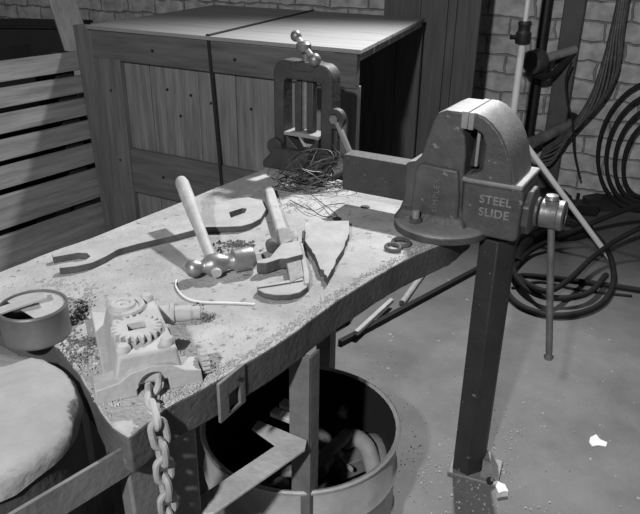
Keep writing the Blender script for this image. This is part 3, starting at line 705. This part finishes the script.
# arc-length resample
L = [0]
for a, b in zip(path, path[1:]): L.append(L[-1] + (b - a).length)
def on_path(s):
    s = max(0, min(s, L[-1] - 1e-6))
    for i in range(len(L) - 1):
        if L[i + 1] >= s: return path[i].lerp(path[i + 1], (s - L[i]) / (L[i + 1] - L[i] + 1e-9))
pitch, wr_, hw = .0335, .0054, .0118
s_ = .0; i = 0; link0 = None
while s_ + pitch < L[-1] and i < 12:
    p, q = on_path(s_), on_path(s_ + pitch); d = (q - p).normalized(); c = (p + q) / 2
    side = d.cross(V((0.35, -1, .15))).normalized(); nrm = side.cross(d)
    ang = .35 + random.uniform(-.15, .15) + (pi / 2 if i % 2 else 0)
    sd = side * cos(ang) + nrm * sin(ang)
    hl = pitch / 2 + wr_ * .55
    ring = []
    for t in range(20):
        a = 2 * pi * t / 20; ring.append(c + sd * (hw * cos(a)) + d * ((hl - hw + .0015) * (1 if sin(a) > 1e-6 else -1 if sin(a) < -1e-6 else 0) + hw * sin(a)))
    MB().tube(ring, wr_, 8, closed=True).build('chain_link', M['scrapl'] if i > 3 else M['blockm'], ch)
    s_ += pitch; i += 1

# ------------------------------------------------------------------ can, drum and rail at left
cc = V((-.498, 1.037, BT)); R_ = .057
can = thing('open_can', cc, 0, 'dull tin can with a bent open lid on the bench corner', 'can')
MB().lathe([(0.003, R_ - .002), (0, R_), (.003, R_ + .001), (.006, R_), (.054, R_), (.057, R_ + .0015), (.06, R_), (.06, R_ - .003), (.056, R_ - .003), (.012, R_ - .003), (.012, 0)], cc, (0, 0, 1), 40).build('can_body', M['tin'], can)
lz = BT + .0565
lid_poly = [(cc.x + (R_ - .004) * cos(radians(t)), cc.y + (R_ - .004) * sin(radians(t))) for t in range(-62, 172, 9)]
clid = MB().prism(lid_poly, lz - .001, lz).build('lid', M['tinlight'], can)
fm = Matrix.Translation(cc + V((-.014, -.006, .064))) @ Matrix.Rotation(radians(33), 4, 'Z') @ Matrix.Rotation(radians(-7), 4, 'Y')
MB(fm).box((-.042, -.011, -.002), (.04, .011, .003)).build('lid_flap', M['tinlight'], clid, bevel=.001)

dc = V((-.536, .800, 0)); dR, dz = .182, .732
dr = thing('filled_drum', dc, 0, 'drum with a rough pale filled top standing at the bench end', 'drum')
MB().lathe([(0, dR - .006), (.0, dR - .002), (.01, dR - .004), (.2, dR - .004), (.21, dR), (.22, dR - .004), (.45, dR - .004), (.46, dR), (.47, dR - .004), (dz - .03, dR - .004), (dz - .03, 0)], dc, (0, 0, 1), 56).build('drum_wall', M['drum'], dr)
fb = MB(); rings = []
for r_, z_ in ((0, .012), (.03, .012), (.06, .011), (.09, .009), (.12, .007), (.145, .004), (.165, .001), (.172, -.003), (.178, -.008), (.181, -.016), (.1815, -.03)):
    n_ = 72
    rings.append([fb._v(dc + V((r_ * cos(2 * pi * t / n_), r_ * sin(2 * pi * t / n_), dz + z_))) for t in range(n_)] if r_ else [fb._v(dc + V((0, 0, dz + z_)))])
for A_, B2 in zip(rings, rings[1:]):
    for t in range(72):
        u_ = (t + 1) % 72
        if len(A_) == 1: fb.bm.faces.new((A_[0], B2[t], B2[u_]))
        else: fb.bm.faces.new((A_[t], B2[t], B2[u_], A_[u_]))
for v in fb.bm.verts:
    v.co += V((0, 0, 1)) * (noise.noise(v.co * 22) * .006 + noise.noise(v.co * 70) * .002)
    rr = V((v.co.x - dc.x, v.co.y - dc.y, 0))
    if rr.length > .16: v.co += rr.normalized() * noise.noise(v.co * 35) * .004
fb.build('fill', M['lump'], dr, smooth=60)

r0, r1 = at(128, 444, .70), at(44, 493.5, .70); rd = (r1 - r0).normalized(); r2 = r1 + rd * .12
ra = MB(); so = V((-rd.y, rd.x, 0));
if so.y > 0: so = -so
ra.bar(r0 - V((0, 0, .026)), r2 - V((0, 0, .026)), .006, .052)
ra.build('angle_iron_rail', M['leg'], bench, bevel=.001)
MB().bar(r2 - V((0, 0, .05)), V((r2.x, r2.y, .0)), .03, .03, up=(1, 0, 0)).build('leg', M['leg'], bench)
rs = MB().box((0, 0, 0), (.03, .06, .035)); rs.rough(.006, 50, 2)
rs.bm.transform(Matrix.Translation(at(118, 462, .655)) @ Matrix.Rotation(-.4, 4, 'Z')); rs.build('torn_corner', M['rust'], bench)

# ------------------------------------------------------------------ scrap bin
bn = V((-.040, 1.318, 0)); bR, bz = .2345, .33
bi = thing('scrap_bin', bn, 0, 'round open metal bin of scrap on the floor under the bench', 'bin')
MB().lathe([(0, bR - .02), (.0, bR - .012), (.02, bR - .006), (.10, bR - .004), (.106, bR + .001), (.112, bR - .004), (.21, bR - .004), (.218, bR + .002), (.226, bR - .004), (bz - .012, bR - .004), (bz - .01, bR + .003), (bz - .003, bR + .005), (bz, bR), (bz - .004, bR - .008)], bn, (0, 0, 1), 64, caps=(1, 0)).build('bin_wall', M['bin'], bi)
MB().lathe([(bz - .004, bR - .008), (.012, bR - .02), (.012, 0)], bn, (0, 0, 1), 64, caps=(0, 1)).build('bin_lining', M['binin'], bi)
def scrap(name, mb, m, label, cat, bevel=.002, grp=None): return mb.build(name, M[m], bevel=bevel, label=label, cat=cat, group=grp)
sz = .17
scrap('pipe_offcut', MB().cyl(at(313, 466, sz + .03), at(349, 433, sz + .06), .0165), 'scrap', 'straight grey pipe offcut lying across the scrap in the bin', 'pipe')
scrap('elbow_pipe', MB().tube(spline([at(344, 442, sz + .02), at(356, 438, sz + .045), (at(366, 446, sz + .045)), at(371, 458, sz + .02), at(374, 470, sz - .01)], 8), .022, 16), 'scrapl', 'bent pale pipe elbow near the right rim inside the bin', 'pipe fitting')
scrap('curved_scrap', MB().tube(spline([at(364, 440, sz + .02), at(374, 440, sz + .03), at(381, 451, sz + .02), at(379, 466, sz)], 8), .02, 14, flat=.6), 'scrap', 'curved flattened piece of scrap against the right wall of the bin', 'scrap metal')
mbx = MB(); mbx.bar(at(335, 466, sz - .02), at(362, 455, sz - .01), .07, .05); scrap('scrap_block', mbx, 'scrap', 'square block between the pipes inside the bin', 'block', .004)
mbx = MB(); mbx.bar(at(335, 452, sz + .0), at(352, 470, sz + .012), .008, .01); scrap('flat_bar', mbx, 'scrapl', 'narrow flat bar across the block inside the bin', 'bar', .001)
mbx = MB(); mbx.lathe([(0, .012), (.01, .022), (.02, .022), (.03, .014), (.06, .014), (.07, .024), (.085, .024)], at(317, 472, sz), at(336, 455, sz) - at(317, 472, sz), 18); scrap('spool_fitting', mbx, 'scrapl', 'flanged spool fitting beside the straight pipe inside the bin', 'fitting', .001)
mbx = MB(); mbx.tube(spline([at(300, 432, sz + .03), at(312, 432, sz + .05), at(324, 440, sz + .04), at(327, 450, sz + .01)], 8), .024, 14, flat=.7); scrap('curved_scrap', mbx, 'scrap', 'rounded piece of scrap just right of the bench leg in the bin', 'scrap metal')
mbx = MB(); mbx.ball(at(281, 485, .22), .022, 14, .8); mbx.cyl(at(281, 485, .22), at(262, 492, .2), .012); scrap('knob_handle', mbx, 'steel', 'shiny round knob left of the bench leg inside the bin', 'knob', 0)
mbx = MB(); mbx.cyl(at(258, 490, .15), at(297, 470, .19), .02); scrap('pipe_offcut', mbx, 'scrap', 'short pipe under the angle frame inside the bin', 'pipe')
mbx = MB(); mbx.lathe([(0, .16), (.02, .18), (.04, .15), (.055, .0)], bn + V((.0, -.0, .06)), (0, 0, 1), 24); mbx.rough(.012, 25); 
mbx.build('scrap_filings', M['gritd'], kind='stuff', label='dark heap of filings filling the bottom of the bin', cat='filings')
# things lie on the heap

# ------------------------------------------------------------------ floor pieces
def fl_(x, y, z=.0): return at(x, y, z)
mb = MB(); hosepts = [fl_(*p) for p in ((640,205,.3),(617,213,.22),(585,226,.12),(552,240,.06),(528,253,.03),(510,275,.015),(507,291,.015),(521,306,.015),(550,315,.015),(580,313,.015),(603,302,.015),(613,284,.02),(612,262,.05),(602,242,.08),(582,225,.11),(556,218,.12),(532,224,.1),(516,242,.07),(512,262,.05),(519,281,.045),(538,295,.045),(566,298,.045),(590,292,.045),(606,275,.045))]
mb.tube(spline(hosepts, 8), .0130, 10); mb.build('rubber_hose', M['rubber'], label='thick black rubber hose coiled on the floor right of the vise', cat='hose')
mb = MB(); mb.tube(spline([fl_(*p) for p in ((652,222,.2),(617,240,.12),(592,258,.08),(570,279,.08),(548,291,.085),(528,284,.06),(520,276,.013),(545,277,.013),(600,284,.013),(645,291,.013))], 8), .0125, 10)
mb.build('rubber_hose', M['rubber'], label='second black hose crossing over the coil from the right edge', cat='hose')
mb = MB(); mb.tube(spline([fl_(512, 288, .006), fl_(540, 282, .006), fl_(580, 290, .006), fl_(632, 296, .006)], 8), .006, 8); mb.build('floor_cable', M['rubber'], label='thin dark cable lying under the hose coil on the floor', cat='cable')
# clutter at the wall foot
random.seed(3)
mb = MB(); mb.tube(spline([fl_(514, 262, .02), fl_(528, 240, .03), fl_(548, 232, .03), fl_(566, 236, .03), fl_(590, 230, .03)], 6), .03, 10); mb.rough(.012, 18); mb.build('sacking_scrap', M['rubber'], label='dark crumpled strip lying inside the hose coil on the floor', cat='scrap')
for i, (x, y, w, lab) in enumerate(((548, 196, .10, 'dark lump of scrap at the wall foot nearest the tripod leg'), (580, 205, .07, 'dark lump of scrap at the wall foot right of the tripod leg'), (600, 200, .09, 'dark lump of scrap at wall foot under the cable coil'))):
    p = fl_(x, y + 8, 0); mb = MB(); mb.box((p.x - w, p.y - .05, 0), (p.x + w, p.y + .06, w * .75)); mb.rough(.03, 9, 3); mb.build('scrap_lump', M['black'], smooth=60, label=lab, cat='scrap', group='scrap lumps at the wall foot')
mb = MB(); mb.bar(fl_(575, 196, .03), fl_(640, 188, .03), .05, .05); mb.build('floor_bar', M['black'], bevel=.004, label='dark bar lying along the wall foot at the right edge', cat='bar')
mb = MB(); mb.cyl(fl_(402, 303, .013), fl_(424, 272, .013), .013); mb.build('pipe_offcut', M['frame'], label='short pale pipe lying on the floor behind the bench front', cat='pipe')
mb = MB(); mb.bar(fl_(340, 343, .012), fl_(480, 268, .012), .022, .022); mb.build('floor_bar', M['rubber'], bevel=.002, label='long dark bar lying on the floor from under the bench', cat='bar')
mb = MB(); mb.bar(fl_(356, 333, .035), fl_(392, 300, .035), .018, .018); mb.build('floor_bar', M['frame'], bevel=.003, label='pale bar lying beside the long dark bar under the bench', cat='bar')
mb = MB(); mb.prism([(fl_(x, y).x, fl_(x, y).y) for x, y in ((590, 438), (596, 435), (600, 440), (607, 443), (606, 447), (598, 446), (592, 447), (589, 443))], .0, .003); mb.rough(.001, 60); mb.build('paint_splash', M['paint'], label='white splash of plaster dried on the floor at lower right', cat='splash')
mb = MB(); mb.prism([(fl_(x, y).x, fl_(x, y).y) for x, y in ((494, 492), (497, 487), (504, 489), (507, 496), (497, 498))], .0, .02); mb.rough(.004, 50, 1); mb.build('plaster_lump', M['paint'], label='white lump of plaster by the foot of the vise post', cat='plaster lump')
scatter('floor_grit', M['grit'], [(V((.45, 1.5, 0)), (.15, .12), 260, .002, .008), (V((.6, 1.7, 0)), (.4, .4), 260, .002, .006), (V((.3, 1.5, 0)), (.1, .3), 160, .002, .006), (V((.2, 1.9, 0)), (.2, .4), 100, .002, .006)], None, label='small pale crumbs scattered over the concrete floor', cat='grit')

# ------------------------------------------------------------------ light
def spot(name, loc, tgt, power, size, blend=.5, ang=150):
    l = bpy.data.lights.new(name, 'SPOT'); l.energy = power; l.shadow_soft_size = size; l.spot_size = radians(ang); l.spot_blend = blend
    o = bpy.data.objects.new(name, l); COL.objects.link(o); o.location = loc
    o.rotation_euler = (V(tgt) - V(loc)).to_track_quat('-Z', 'Y').to_euler(); return o
spot('key_lamp', (.58, 2.85, 2.35), (-.02, 1.25, .7), 300, .05, 1.0, 132)
spot('side_lamp', (-.75, -1.1, 2.45), (.3, 1.9, .5), 330, .06)
w = bpy.data.worlds.new('world'); S.world = w; w.use_nodes = True
w.node_tree.nodes['Background'].inputs[0].default_value = (1, 1, 1, 1); w.node_tree.nodes['Background'].inputs[1].default_value = .02
S.view_settings.view_transform = 'Standard'; S.view_settings.look = 'None'; S.view_settings.exposure = 0; S.view_settings.gamma = 1; S.view_settings.use_curve_mapping = False
